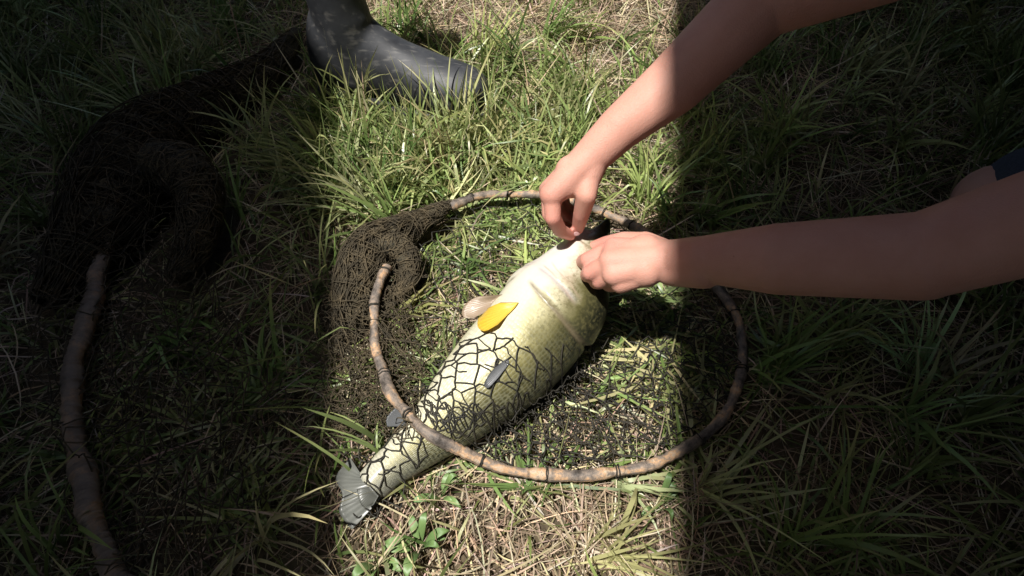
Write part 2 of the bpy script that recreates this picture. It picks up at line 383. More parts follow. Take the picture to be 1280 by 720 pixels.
FISH_BVH = BVHTree.FromBMesh(bm_); bm_.free()
def on_fish(px, py, off=.004, z=.05):
    d = Vector(ray(px, py)).normalized(); h = FISH_BVH.ray_cast(Vector(CP), d)
    if h[0] is None: return PV(px, py, z)
    return h[0]-d*off
def fin_mesh(name, base, tip, mat, bow=.004, n=14, m=10, thick=.0016, on=None):
    """a fan between a base polyline and a tip polyline, with raised rays"""
    b = catmull([tuple(q) for q in base], n); t_ = catmull([tuple(q) for q in tip], n)
    up = (CP-b.mean(0)); up /= np.linalg.norm(up)
    rows = []
    for j in range(m):
        f = j/(m-1); q = b+(t_-b)*f; q = q+up*(bow*math.sin(f*math.pi*.9)+.0004*np.cos(np.arange(n)*math.pi)[:, None]*f)
        if on: q = np.array([tuple(on_fish(*project(x), on[0]+(on[1]-on[0])*f+.0005*math.cos(k*math.pi)*f)) for k, x in enumerate(q)])
        rows.append(q)
    top = np.array(rows); bot = top-up*thick*np.linspace(1, .35, m)[:, None, None]
    v = np.concatenate([top.reshape(-1, 3), bot.reshape(-1, 3)]); q = []; K = n*m
    for j in range(m-1):
        for i in range(n-1):
            a = j*n+i; q.append((a, a+1, a+n+1, a+n)); q.append((K+a, K+a+n, K+a+n+1, K+a+1))
    ed = [j*n for j in range(m)]+[(m-1)*n+i for i in range(1, n)]+[j*n+n-1 for j in range(m-2, -1, -1)]+[i for i in range(n-2, 0, -1)]
    for a, bb in zip(ed, ed[1:]+ed[:1]): q.append((a, a+K, bb+K, bb))
    o = mesh_obj(name, v, q, mat, fish)
    uvl = o.data.uv_layers.new(name='UVMap')
    for lp in o.data.loops:
        vi = lp.vertex_index % K; uvl.data[lp.index].uv = ((vi % n)/(n-1), (vi//n)/(m-1))
    return o
fin_mesh('pelvic_fin', [on_fish(648, 378, .002), on_fish(643, 385, .003), on_fish(634, 394, .003)],
         [on_fish(626, 378, .008), on_fish(610, 385, .013), on_fish(599, 395, .015), on_fish(597, 408, .014), on_fish(606, 414, .011), on_fish(622, 406, .007)], M['fin_yellow'], .0, 16, 12, .0022, (.003, .013))['label'] = 'bright yellow pelvic fin'
fin_mesh('pelvic_fin', [on_fish(628, 368, .001), on_fish(618, 376, .001), on_fish(608, 390, .001)],
         [PV(598, 370, .115), PV(586, 376, .110), PV(578, 386, .105), PV(579, 396, .10), PV(590, 398, .10)], M['fin_pink'], .002)['label'] = 'pinkish translucent pelvic fin on the far side of the belly'
fin_mesh('pectoral_fin', [on_fish(634, 448, .001), on_fish(636, 451, .001), on_fish(636, 455, .001)],
         [on_fish(621, 457, .003), on_fish(612, 467, .004), on_fish(605, 480, .004), on_fish(610, 485, .003), on_fish(622, 473, .003)], M['fin_grey'], .0, 14, 10, .0016, (.002, .006))
fin_mesh('anal_fin', [on_fish(520, 515, .0), on_fish(511, 525, .0), on_fish(503, 533, .0)],
         [PV(503, 505, .06), PV(492, 512, .055), PV(483, 523, .05), PV(484, 533, .05)], M['fin_grey'], .002)
tb = fc[-1]
fin_mesh('tail_fin', [PV(452, 594, .04), PV(464, 606, .045), PV(478, 621, .03)],
         [PV(438, 572, .03), PV(420, 596, .03), PV(428, 618, .035), PV(424, 640, .03), PV(440, 662, .02)], M['fin_tail'], .004, 22, 12)
fin_mesh('tail_lobe', [PV(462, 608, .052), PV(468, 614, .05), PV(473, 620, .045)],
         [PV(446, 612, .055), PV(449, 626, .055), PV(456, 635, .047), PV(467, 631, .042)], M['fin_tail'], .004, 14, 8)
# dorsal fin folded along the back underneath
def dorsal():
    b, tp = [], []
    for i in range(60, 140, 8):
        d = -(math.cos(PSI_V)*fB[i]+math.sin(PSI_V)*fA[i]); b.append(fc[i]+d*fa[i]*.83); tp.append(fc[i]+d*fa[i]*.83+fA[i]*-.03+d*.004+np.array([0, 0, .004]))
    fin_mesh('dorsal_fin', b, tp, M['fin_dark'], .001, 20, 6)
dorsal()
def eye():
    for sgn in (1, -1):
        i = 22; ps = PSI_V-sgn*math.radians(112)
        p = fc[i]+fa[i]*math.sin(ps)*fA[i]+fa[i]*.84*math.cos(ps)*fB[i]
        bm = bmesh.new(); bmesh.ops.create_uvsphere(bm, u_segments=20, v_segments=12, radius=.0085)
        bmesh.ops.translate(bm, verts=bm.verts, vec=Vector(p)); me = bpy.data.meshes.new('eye'); bm.to_mesh(me); bm.free()
        for q in me.polygons: q.use_smooth = True
        me.materials.append(M['eye']); o = bpy.data.objects.new('eye', me); COL.objects.link(o); o.parent = fish
eye()
tag(fish, 'large cream bellied bass lying belly up in the net with its mouth held open', 'fish')

# ------------------------------------------------------------------ landing net: hoop, lacing, netting
BUNDLES = []
net = empty('landing_net'); GRASS_TOP = .027
HOOP_PX = [(484, 335), (475, 352), (468, 388), (470, 425), (478, 462), (494, 497), (528, 535), (580, 565), (640, 588), (700, 598), (770, 592), (842, 568), (895, 530), (925, 478), (928, 420), (900, 365), (850, 322), (790, 285), (745, 262), (695, 244), (650, 239), (605, 243), (562, 258)]
def hoop(name, px, r, parent, zoff=.030, mat='wood', n=420):
    zo = zoff if isinstance(zoff, list) else [zoff]*len(px); pts = [P(x, y, z) for (x, y), z in zip(px, zo)]; c = catmull(pts, n)
    c[:, 2] += .006*np.sin(np.linspace(0, 19, n)); L = np.concatenate([[0], np.cumsum(np.linalg.norm(np.diff(c, axis=0), axis=1))])
    rr = r*(1+.10*np.sin(L*43)+.08*np.sin(L*101+1)+.07*R.normal(size=n)+.16*np.maximum(0, np.sin(L*27+2))**8); c[:, :2] += (np.column_stack([np.sin(L*31), np.cos(L*37+1)])+.6*np.column_stack([np.sin(L*83), np.cos(L*71)]))*r*.22; rr[0] *= .6; rr[-1] *= .6
    sd = 12; v, q = tubes([c], [rr], sd)
    # end caps
    v = np.vstack([v, c[:1]-(c[1:2]-c[:1])*.6, c[-1:]-(c[-2:-1]-c[-1:])*.6]); a, b = len(v)-2, len(v)-1
    faces = [tuple(map(int, f)) for f in q]+[(a, (j+1) % sd, j) for j in range(sd)]+[(b, (n-1)*sd+j, (n-1)*sd+(j+1) % sd) for j in range(sd)]
    o = mesh_obj(name, v, faces, M[mat], parent); ul = o.data.uv_layers.new(name='UVMap')
    for lp in o.data.loops:
        vi = lp.vertex_index; i = min(vi//sd, n-1); ul.data[lp.index].uv = (L[i], (vi % sd)/sd*.06)
    return o, c, L
hoop_o, hc, hL = hoop('hoop', HOOP_PX, .0066, net, [.052, .052, .05, .048, .05, .066, .088, .066, .042, .034, .032]+[.03]*12)
def ring_at(c, i, r, tilt, turns=1.0, n=14, wob=.0006):
    t = c[min(i+1, len(c)-1)]-c[i-1]; t /= np.linalg.norm(t); u = np.cross(t, [0, 0, 1]); u /= np.linalg.norm(u); w = np.cross(u, t)
    ph = np.linspace(0, 2*math.pi*turns, int(n*turns)+1)
    return c[i]+r*(np.cos(ph)[:, None]*u+np.sin(ph)[:, None]*w)+np.outer((ph/(2*math.pi)-turns/2)*tilt+R.normal(0, wob, len(ph)), t)
i = 8
while i < len(hc)-8:
    ps = ring_at(hc, i, .0078, R.uniform(-.006, .006), R.uniform(1.1, 2.2))
    v, q = tubes([ps], [.0009], 5)
    quads_obj('lacing', v, q, M['cord'], hoop_o)
    i += int(R.uniform(12, 44))

def fbm(p, s, o=0): return np.array([noise.noise_vector(Vector((a*s+o, b*s, o*1.7))) for a, b in p])
def top_z(x, y, over=True):
    g = gz(x, y)+GRASS_TOP
    if over:
        h = FISH_BVH.ray_cast(Vector((x, y, .6)), Vector((0, 0, -1)))
        if h[0] is not None: return max(g, h[0].z), True
    return g, False
def net_sheet(poly, edge, rot, warp, zjit, over, rad, seed, drop=0.0, stretch=1.0, z0=.004, sub=3, wscale=14):
    """honeycomb netting draped over the grass and, if over, over the fish; returns strand paths"""
    xs, ys = zip(*[P(x, y, .02)[:2] for x, y in poly]); cx, cy = (min(xs)+max(xs))/2, (min(ys)+max(ys))/2
    ext = max(max(xs)-min(xs), max(ys)-min(ys))*.8+.05
    dx, dy = edge*math.sqrt(3)*stretch, edge*1.5/stretch; nx, ny = int(2*ext/dx)+2, int(2*ext/dy)+2
    rg = np.random.default_rng(seed); ca, sa = math.cos(rot), math.sin(rot)
    nodes, edges = {}, []
    def node(i, j, k):
        key = (i, j, k)
        if key in nodes: return key
        x = (i+(.5 if j % 2 else 0))*dx; y = j*dy+(edge*.5/stretch if k else -edge*.0)
        x -= ext; y -= ext; nodes[key] = (cx+ca*x-sa*y, cy+sa*x+ca*y); return key
    for j in range(ny):
        for i in range(nx):
            a = node(i, j, 0); b = node(i, j, 1); edges.append((a, b))
            if j % 2: nb = [(i, j+1), (i+1, j+1)]
            else: nb = [(i-1, j+1), (i, j+1)]
            for (u, w) in nb: edges.append((b, node(u, w, 0)))
    keys = list(nodes); pos = np.array([nodes[k] for k in keys]); w = fbm(pos, wscale, seed*.37); w2 = fbm(pos, wscale*3.5, seed*.71+5)
    pos = pos+w[:, :2]*warp+w2[:, :2]*warp*.4+rg.normal(0, edge*.10, pos.shape)
    zt = np.array([top_z(x, y, over)[0] for x, y in pos])
    px, py = project(np.column_stack([pos, zt])); inside = inpoly(px, py, poly)
    zj = (w[:, 2]*.6+w2[:, 2]*.4)*zjit
    idx = {k: n for n, k in enumerate(keys)}; out = []
    for a, b in edges:
        a, b = idx[a], idx[b]
        if not (inside[a] and inside[b]) or rg.random() < drop: continue
        f = np.linspace(0, 1, sub+1)[:, None]; q = pos[a]+(pos[b]-pos[a])*f
        q[1:-1] += rg.normal(0, edge*.05, (sub-1, 2))
        z = []
        for n_, (x, y) in enumerate(q):
            h, hit = top_z(x, y, over); fz = zj[a]+(zj[b]-zj[a])*f[n_, 0]
            z.append(h+(.0025 if hit else z0+max(fz, -.008)))
        if max(z)-min(z) > edge*4.5: continue
        out.append(np.column_stack([q, z]))
    return out, [rad]*len(out)
NET_POLY = [(556, 440), (585, 414), (632, 418), (690, 432), (735, 428), (790, 395), (842, 392), (922, 430), (910, 500), (842, 560), (770, 588), (700, 594), (640, 584), (580, 562), (548, 560), (520, 590), (500, 640), (462, 655), (424, 640), (425, 560), (452, 500), (500, 470), (530, 460)]
HOOP_POLY = [p for p in HOOP_PX]
p1, r1 = net_sheet(NET_POLY, .0135, .5, .012, .010, True, .00085, 3, .02)
v, q = tubes(p1, r1, 4); tag(quads_obj('netting', v, q, M['cord'], net), 'open dark mesh draped over the fish body', kind='stuff')
pA, rA = p1, r1
p1, r1 = net_sheet(NET_POLY, .0125, 1.35, .016, .014, True, .0007, 13, .30)
v, q = tubes(p1, r1, 4); tag(quads_obj('netting', v, q, M['cord'], net), 'second layer of dark mesh across the fish', kind='stuff')
p1, r1 = net_sheet(HOOP_POLY, .0165, 1.1, .016, .012, False, .0009, 5, .08, z0=.003)
v, q = tubes(p1, r1, 4); tag(quads_obj('netting', v, q, M['cord'], net), kind='stuff')
LOW = [(560, 545), (620, 520), (700, 475), (750, 430), (800, 420), (850, 430), (860, 500), (830, 555), (760, 582), (700, 588), (640, 578)]
p1, r1 = net_sheet(LOW, .0105, .2, .022, .020, False, .0008, 8, .15, z0=.006)
v, q = tubes(p1, r1, 4); tag(quads_obj('netting', v, q, M['cord'], net), kind='stuff')
# gathered folds below the fish and along the left of the hoop
FOLD = [(520, 492), (565, 505), (620, 505), (690, 470), (740, 425), (765, 425), (735, 475), (690, 515), (640, 545), (590, 556), (545, 545)]
CRES = [(440, 300), (480, 285), (505, 300), (520, 340), (515, 390), (528, 440), (540, 470), (520, 500), (540, 545), (505, 560), (460, 540), (442, 560), (405, 540), (395, 450), (405, 370)]
ps, rs = [], []
for k in range(4):
    a, b = net_sheet(FOLD, .0075, .6+.3*k, .018, .030, k != 1, .0009, 20+k, .06, 1.5 if k % 2 else .7, z0=.012+.006*k, sub=2); ps += a; rs += b
v, q = tubes(ps, rs, 3); tag(quads_obj('net_folds', v, q, M['cord'], net), 'netting gathered into dark folds beside the fish', kind='stuff')
ps, rs = [], []
for k in range(3):
    a, b = net_sheet(CRES, .0080, .2+.5*k, .016, .026, k < 2, .00055, 40+k, .12, 1.4 if k % 2 else .75, z0=.006+.005*k, sub=2); ps += a; rs += b
v, q = tubes(ps, rs, 3); tag(quads_obj('net_folds', v, q, M['brown'], net), 'brown muddy netting bunched over the hoop', kind='stuff')
# rolled bundle of net, cord by cord, round a packed core
def roll(name, pts, rad, parent, strands, mat_core='pack', mat_s='brown', sr=.0007, n=90, turn=2.0):
    c = catmull(pts, n); rr = catmull([(r, 0, 0) for r in rad], n)[:, 0]; rr = np.maximum(rr, .003)
    sd = 28; v, q = tubes([c], [rr*.93], sd)
    ctr = np.repeat(c, sd, 0); d = v-ctr
    nz = np.array([noise.noise(Vector(tuple(x*55)))*.30+noise.noise(Vector(tuple(x*150)))*.16 for x in v]); v = ctr+d*(1+nz)[:, None]
    BUNDLES.extend(zip(c[::4], rr[::4])); core = quads_obj(name, v, q, M[mat_core], parent)
    t = np.gradient(c, axis=0); t /= np.linalg.norm(t, axis=1)[:, None]; u = np.cross(t, [0, 0, 1]); u /= np.linalg.norm(u, axis=1)[:, None]; w = np.cross(u, t)
    ps = []
    for k in range(strands):
        i0 = int(R.integers(0, n-25)); i1 = min(n, i0+int(R.integers(18, 60))); f = np.arange(i0, i1)
        ph = R.uniform(0, 6.28)+R.uniform(-turn, turn)*np.linspace(0, 1, len(f))+.25*np.sin(np.linspace(0, R.uniform(4, 14), len(f))+R.uniform(0, 6))
        ra = rr[f]*(R.uniform(.95, 1.14)+.10*np.sin(np.linspace(0, R.uniform(3, 9), len(f))+R.uniform(0, 6)))
        ps.append(c[f]+ra[:, None]*(np.cos(ph)[:, None]*u[f]+np.sin(ph)[:, None]*w[f]))
    for k in range(strands//2):
        i0 = int(R.integers(2, n-2)); ph = np.linspace(0, R.uniform(1.5, 4), 12)+R.uniform(0, 6.28); ra = rr[i0]*R.uniform(.97, 1.2)
        sh = np.linspace(0, R.uniform(-.02, .02), 12)
        ps.append(c[i0]+ra*(np.cos(ph)[:, None]*u[i0]+np.sin(ph)[:, None]*w[i0])+np.outer(sh, t[i0])+R.normal(0, .0007, (12, 3)))
    v, q = tubes(ps, [sr]*len(ps), 3); s = quads_obj('cords', v, q, M[mat_s], core); s['kind'] = 'stuff'
    return core
roll('net_bundle', [P(566, 253, .03), P(545, 266, .034), P(520, 281, .036), P(492, 296, .040), P(466, 314, .040), P(448, 345, .034), P(436, 390, .026), P(428, 430, .02)],
     [.006, .013, .019, .027, .034, .030, .022, .012], net, 420)
# the loop curling round in front of the hoop end
roll('net_loop', [P(478, 308, .060), P(498, 310, .062), P(511, 325, .055), P(512, 346, .045), P(503, 364, .036), P(490, 376, .028)],
     [.016, .018, .015, .012, .010, .005], net, 200, turn=1.2)
ps = []
for k in range(260):   # loose threads across the heap
    a, b = R.uniform(405, 530), R.uniform(330, 560); n_ = 9
    d = R.normal(0, 22, 2); bow = R.normal(0, 14, 2); f = np.linspace(0, 1, n_)
    pts = [P(a+d[0]*x+bow[0]*math.sin(3.14*x), b+d[1]*x+bow[1]*math.sin(3.14*x), .03) for x in f]
    if not inpoly(np.array([a]), np.array([b]), CRES)[0]: continue
    zz = np.array([top_z(p[0], p[1])[0] for p in pts])+.008+.018*np.sin(f*3.1)*R.uniform(0, 1)
    q_ = np.array(pts); q_[:, 2] = zz; ps.append(q_)
v, q = tubes(ps, [.0008]*len(ps), 3); tag(quads_obj('loose_threads', v, q, M['brown'], net), kind='stuff')
tag(net, 'landing net with mottled bent wood hoop, its dark muddy mesh draped over the fish', 'net')

# added net with a thicker hoop, standing in for an enlarged landing net
net2 = empty('added_net')
h2, h2c, _ = hoop('hoop', [(152, 262), (128, 330), (108, 395), (94, 460), (92, 540), (108, 620), (140, 700), (185, 790)], .0115, net2, .045, 'grey_wood')
roll('net_bundle', [P(372, 42, .04), P(330, 92, .045), P(262, 132, .05), P(200, 175, .055), P(160, 225, .05), P(118, 300, .04), P(60, 380, .03)],
     [.014, .032, .044, .062, .070, .052, .02], net2, 420, sr=.0011)
roll('net_loop', [P(190, 200, .10), P(232, 215, .10), P(250, 250, .08), P(245, 300, .06), P(215, 350, .04)], [.03, .034, .03, .024, .012], net2, 160, sr=.001, turn=1.2)
C2 = [(40, 330), (120, 250), (240, 240), (270, 340), (330, 420), (380, 520), (330, 640), (280, 720), (120, 730), (80, 600), (30, 450)]
ps, rs = [], []
for k in range(2):
    a, b = net_sheet(C2, .014, .3+.6*k, .03, .045, False, .0010, 60+k, .12, 1.3 if k else .8, z0=.01+.008*k, sub=2); ps += a; rs += b
v, q = tubes(ps, rs, 3); tag(quads_obj('net_folds', v, q, M['brown'], net2), kind='stuff')
tag(net2, 'added second dark net heaped in the shade over its thick weathered hoop', 'net')

# ------------------------------------------------------------------ rubber boot
boot = empty('rubber_boot')
def build_boot():
    toe = P(610, 124, .04); heel = P(405, 88, .04)
    ax = toe-heel; ax[2] = 0; L = .345; ax /= np.linalg.norm(ax); side = np.array([-ax[1], ax[0], 0]); o0 = toe-ax*L; o0[2] = gz(o0[0], o0[1])+.004
    # cross sections along the foot: x from heel 0..1, half width, bottom, top
    sec = [(-.01, .012, .02, .06), (.0, .024, .012, .10), (.04, .034, .008, .13), (.10, .037, .006, .14), (.20, .036, .006, .14), (.30, .036, .008, .135), (.40, .038, .008, .112), (.50, .042, .006, .096), (.60, .046, .005, .086), (.70, .048, .005, .078), (.80, .048, .006, .073), (.88, .045, .007, .069), (.94, .038, .008, .063), (.98, .027, .010, .054), (1.0, .010, .016, .042)]
    n, m = 60, 40; s = catmull([(a, b, c) for a, b, c, d in sec], n); tp = catmull([(d, 0, 0) for *_, d in sec], n)[:, 0]
    ph = np.linspace(0, 2*math.pi, m, endpoint=False); rows = []
    for i in range(n):
        w, b, t = s[i, 1]*1.16, s[i, 2], tp[i]*1.28; zc, hz = (b+t)/2, (t-b)/2
        cy = np.sign(np.cos(ph))*np.abs(np.cos(ph))**.8; sz = np.sign(np.sin(ph))*np.abs(np.sin(ph))**.8
        wz = np.where(sz > 0, 1-.30*sz**2, 1)
        rows.append(o0+np.outer(np.full(m, s[i, 0]*L), ax)+np.outer(w*cy*wz+.006*math.sin(s[i, 0]*3), side)+np.column_stack([np.zeros(m), np.zeros(m), zc+hz*sz]))
    v = np.concatenate(rows); i, j = np.meshgrid(np.arange(n-1), np.arange(m), indexing='ij'); k = (j+1) % m
    q = [tuple(map(int, x)) for x in np.stack([i*m+j, i*m+k, (i+1)*m+k, (i+1)*m+j], -1).reshape(-1, 4)]
    # shaft rows
    N0 = len(v); sh = []; hs = np.linspace(.03, .40, 26)
    for h in hs:
        f = (h-.03)/.37; cx = .085-.03*f*L/.285; rx = .048+.012*f+.010*math.exp(-((h-.10)/.05)**2)+.0015*math.sin(h*160)*math.exp(-((h-.14)/.05)**2); ry = .036+.020*f
        sh.append(o0+np.outer(cx+rx*np.cos(ph), ax)+np.outer(ry*np.sin(ph), side)+np.column_stack([np.zeros(m)]*2+[np.full(m, h)]))
    v = np.vstack([v]+sh); i, j = np.meshgrid(np.arange(len(hs)-1), np.arange(m), indexing='ij'); k = (j+1) % m
    q += [tuple(map(int, x)) for x in N0+np.stack([i*m+j, i*m+k, (i+1)*m+k, (i+1)*m+j], -1).reshape(-1, 4)]
    q.append(tuple(N0+x for x in range(m))[::-1]); q.append(tuple(N0+(len(hs)-1)*m+x for x in range(m)))
    q.append(tuple(range(m))[::-1]); q.append(tuple((n-1)*m+x for x in range(m)))
    o = mesh_obj('upper', v, q, M['rubber'], boot)
    rm = o.modifiers.new('blend', 'REMESH'); rm.mode = 'VOXEL'; rm.voxel_size = .0032; rm.use_smooth_shade = True
    smo = o.modifiers.new('soft', 'SMOOTH'); smo.factor = .5; smo.iterations = 14
    # sole and toe cap: outlines of the foot, a little wider
    ou = [(x*L, w*1.16+.004) for x, w, *_ in sec[1:]]; pts = [(x, w) for x, w in ou]+[(x, -w) for x, w in ou[::-1]]
    def slab(name, pts, z0, z1, mat):
        k = len(pts); v = [o0+ax*x+side*y+np.array([0, 0, z]) for z in (z0, z1) for x, y in pts]
        mesh_obj(name, v, [tuple(range(k))[::-1], tuple(range(k, 2*k))]+[(a, (a+1) % k, (a+1) % k+k, a+k) for a in range(k)], M[mat], boot, False)
    slab('sole', pts, -.012, .012, 'sole')
    hp = [(x*L, w*1.16+.006) for x, w, *_ in sec[1:5]]; slab('heel', [(x, w) for x, w in hp]+[(x, -w) for x, w in hp[::-1]], -.020, .020, 'sole')
    # raised rand round the toe
    rd = []
    for x, w in [(a, b) for a, b in ou if a > .52*L]: rd.append((x, w-.002))
    rd = rd+[(L+.002, 0)]+[(x, -w) for x, w in rd[::-1]]
    c = catmull([o0+ax*x+side*y+np.array([0, 0, .020]) for x, y in rd], 60); vv, qq = tubes([c], [.0045], 8); quads_obj('toe_rand', vv, qq, M['rubber'], boot)
    # trouser leg above the shaft, out of the picture
    lg = catmull([o0+ax*.06+np.array([0, 0, .34]), o0+ax*.055+np.array([0, 0, .45]), o0+ax*.06+np.array([0, 0, .62])], 12)
    vv, qq = tubes([lg], [np.linspace(.048, .066, 12)], 24); quads_obj('trouser_leg', vv, qq, M['denim'], boot)
    return o0, ax, side, L
BO, BAX, BSIDE, BL = build_boot()
tag(boot, 'scuffed black rubber boot standing in the long grass', 'boot')

# ------------------------------------------------------------------ kneeling person whose hands hold the fish
person = empty('person')
def capsule_mesh(segs, seg=18):
    bm = bmesh.new()
    def sph(c, r, sc=None):
        g = bmesh.ops.create_icosphere(bm, subdivisions=3, radius=r)
        bmesh.ops.translate(bm, verts=g['verts'], vec=c)
    for a, ra, b, rb in segs:
        a, b = Vector(a), Vector(b); d = b-a; L = d.length
        sph(a, ra); sph(b, rb)
        if L < 1e-5: continue
        g = bmesh.ops.create_cone(bm, cap_ends=True, segments=28, radius1=ra, radius2=rb, depth=L)
        rot = d.to_track_quat('Z', 'Y').to_matrix().to_4x4(); rot.translation = (a+b)/2
        bmesh.ops.transform(bm, matrix=rot, verts=g['verts'])
    me = bpy.data.meshes.new('tmp'); bm.to_mesh(me); bm.free(); return me
def chain(pts, rad):
    return [(pts[i], rad[i], pts[i+1], rad[i+1]) for i in range(len(pts)-1)]
W1, E1, S1 = P(741, 194, .255), np.array([.275, .665, .385]), np.array([.56, .63, .52])
W2, E2, S2 = P(838, 325, .195), np.array([.375, .365, .300]), np.array([.60, .33, .50])
segs = []
# --- right hand (upper in the picture): thumb and forefinger pinch the hook
im, mm, rm_, pm = P(690, 243, .225), P(687, 238, .200), P(693, 240, .178), P(702, 241, .160)
tc, tm, ti, tt = P(735, 218, .240), P(733, 244, .228), P(727, 267, .196), P(722, 286, .160)
segs += chain([im, P(691, 272, .205), P(700, 288, .178), P(713, 294, .157)], [.0110, .0098, .0086, .0070])
segs += chain([mm, P(687, 268, .180), P(699, 282, .160), P(714, 287, .148)], [.0110, .0098, .0086, .0072])
segs += chain([rm_, P(696, 262, .150), P(708, 272, .135), P(720, 274, .130)], [.0105, .0092, .0082, .0070])
segs += chain([pm, P(706, 258, .138), P(716, 264, .127), P(724, 264, .125)], [.0095, .0082, .0074, .0064])
segs += chain([tc, tm, ti, tt], [.0155, .0122, .0102, .0078])
segs += [(W1, .0225, im, .0150), (W1, .0220, mm, .0135), (W1, .020, rm_, .013), (W1, .019, pm, .012), (W1, .0215, tc, .0175), (tc, .0165, im, .0128), (im, .0125, mm, .0125), (mm, .0125, rm_, .012),
         (P(715, 215, .240), .0205, P(704, 232, .220), .0165), (P(728, 208, .24), .022, P(712, 232, .225), .0155)]
W1b = W1+np.array([-.004, .012, -.016])
segs += [(W1, .0225, P(775, 160, .280), .0260), (P(775, 160, .280), .0260, P(842, 106, .315), .0345), (W1b, .019, P(775, 160, .265), .025), (P(842, 106, .315), .0345, E1, .0410), (P(842, 106, .300), .033, E1+np.array([0, 0, -.01]), .038), (E1, .040, S1, .052)]
# --- left hand (lower in the picture): curled fingers grip the jaw
i2, m2, r2, p2 = P(768, 311, .188), P(764, 327, .192), P(768, 342, .186), P(776, 353, .176)
segs += chain([i2, P(735, 325, .172), P(729, 327, .150), P(740, 320, .132)], [.0118, .0098, .0090, .0078])
segs += chain([m2, P(738, 341, .172), P(734, 344, .150), P(742, 338, .132)], [.0120, .0096, .0088, .0076])
segs += chain([r2, P(750, 352, .164), P(745, 353, .144), P(752, 349, .128)], [.0112, .0092, .0084, .0074])
segs += chain([p2, P(764, 357, .152), P(760, 357, .136), P(766, 354, .124)], [.0100, .0082, .0074, .0066])
segs += chain([P(806, 307, .180), P(780, 302, .168), P(757, 305, .152), P(742, 309, .142)], [.0165, .0125, .0100, .0080])
segs += [(W2, .0230, i2, .0140), (W2, .0235, m2, .0150), (W2, .0230, r2, .0145), (W2, .020, p2, .0130), (W2, .021, P(806, 307, .180), .017), (i2, .0135, m2, .0140), (m2, .0140, r2, .0135), (r2, .0130, p2, .0120),
         (P(806, 318, .190), .0240, P(780, 322, .188), .0185), (P(806, 336, .188), .0220, P(782, 340, .184), .0165)]
segs += [(W2, .0230, P(880, 324, .222), .0255), (P(880, 324, .222), .0255, P(970, 324, .255), .036), (P(970, 324, .255), .036, E2, .041), (W2+np.array([.0, -.012, -.004]), .018, P(880, 336, .215), .022), (E2, .040, S2, .052)]
# --- torso, neck, head and folded legs, beyond the right edge of the picture
PE = np.array([.99, .48, .24]); CH = np.array([.70, .48, .47]); NK = np.array([.58, .48, .60]); HD = np.array([.50, .48, .70])
segs += [(PE, .125, CH+np.array([.1, 0, -.05]), .115), (CH, .115, CH+np.array([.12, 0, -.09]), .115), (CH+np.array([-.03, .10, .02]), .075, CH+np.array([-.03, -.10, .02]), .075), (S1, .056, CH+np.array([0, .08, .03]), .08), (S2, .056, CH+np.array([0, -.08, .03]), .08),
         (CH+np.array([-.04, 0, .05]), .06, NK, .047), (NK, .047, HD, .05), (HD, .082, HD+np.array([-.03, 0, .05]), .078), (HD+np.array([-.06, 0, -.03]), .045, HD, .07), (HD+np.array([-.095, 0, .0]), .012, HD+np.array([-.085, 0, .03]), .008)]
for sy in (1, -1):
    hip = PE+np.array([0, .085*sy, 0]); kn = np.array([.72, .48+.17*sy, .085]); an = np.array([1.06, .48+.12*sy, .05])
    segs += [(hip, .10, kn, .062), (kn, .058, an, .038), (an, .036, an+np.array([.15, 0, -.01]), .028)]
    segs += [(HD+np.array([.01, .078*sy, -.005]), .014, HD+np.array([.015, .080*sy, .02]), .016), (HD+np.array([-.085, .028*sy, .025]), .012, HD+np.array([-.084, .028*sy, .025]), .012)]
tmp = capsule_mesh(segs); to = bpy.data.objects.new('tmp', tmp); COL.objects.link(to)
rm = to.modifiers.new('r', 'REMESH'); rm.mode = 'VOXEL'; rm.voxel_size = .0019; rm.use_smooth_shade = True
sm = to.modifiers.new('s', 'SMOOTH'); sm.factor = .5; sm.iterations = 3
bpy.context.view_layer.update(); dg = bpy.context.evaluated_depsgraph_get()
bme = bpy.data.meshes.new_from_object(to.evaluated_get(dg)); bpy.data.objects.remove(to)
bme.name = 'body'; bme.materials.clear(); bme.materials.append(M['skin'])
nv = len(bme.vertices); co = np.zeros(nv*3, np.float32); bme.vertices.foreach_get('co', co); co = co.reshape(-1, 3)
red = np.zeros(nv)
for pt, rad, k in [(im, .014, .5), (P(691, 272, .205), .013, .6), (P(713, 294, .157), .016, .9), (tt, .016, .8), (ti, .013, .5), (P(740, 322, .175), .014, .7), (i2, .016, .75), (m2, .014, .35), (P(738, 341, .172), .013, .6), (P(750, 352, .164), .013, .6), (P(757, 305, .152), .016, .8), (P(700, 284, .165), .02, .6), (P(712, 276, .14), .022, .8), (r2, .013, .3)]:
    red = np.maximum(red, k*np.exp(-((co-np.asarray(pt, np.float32))**2).sum(1)/(2*(rad*.75)**2)))
at = bme.attributes.new('tint', 'FLOAT_COLOR', 'POINT'); at.data.foreach_set('color', np.column_stack([red, red, red, np.ones(nv)]).astype(np.float32).ravel())
pb = bpy.data.objects.new('body', bme); COL.objects.link(pb); pb.parent = person
def cloth(name, segs, mat, vox=.008):
    me = capsule_mesh(segs); me.name = name; o = bpy.data.objects.new(name, me); COL.objects.link(o); o.parent = person; me.materials.append(M[mat])
    r = o.modifiers.new('r', 'REMESH'); r.mode = 'VOXEL'; r.voxel_size = vox; r.use_smooth_shade = True
    s = o.modifiers.new('s', 'SMOOTH'); s.factor = .5; s.iterations = 4; return o
sl1 = S1+(E1-S1)*.42; sl2 = S2+(E2-S2)*.42
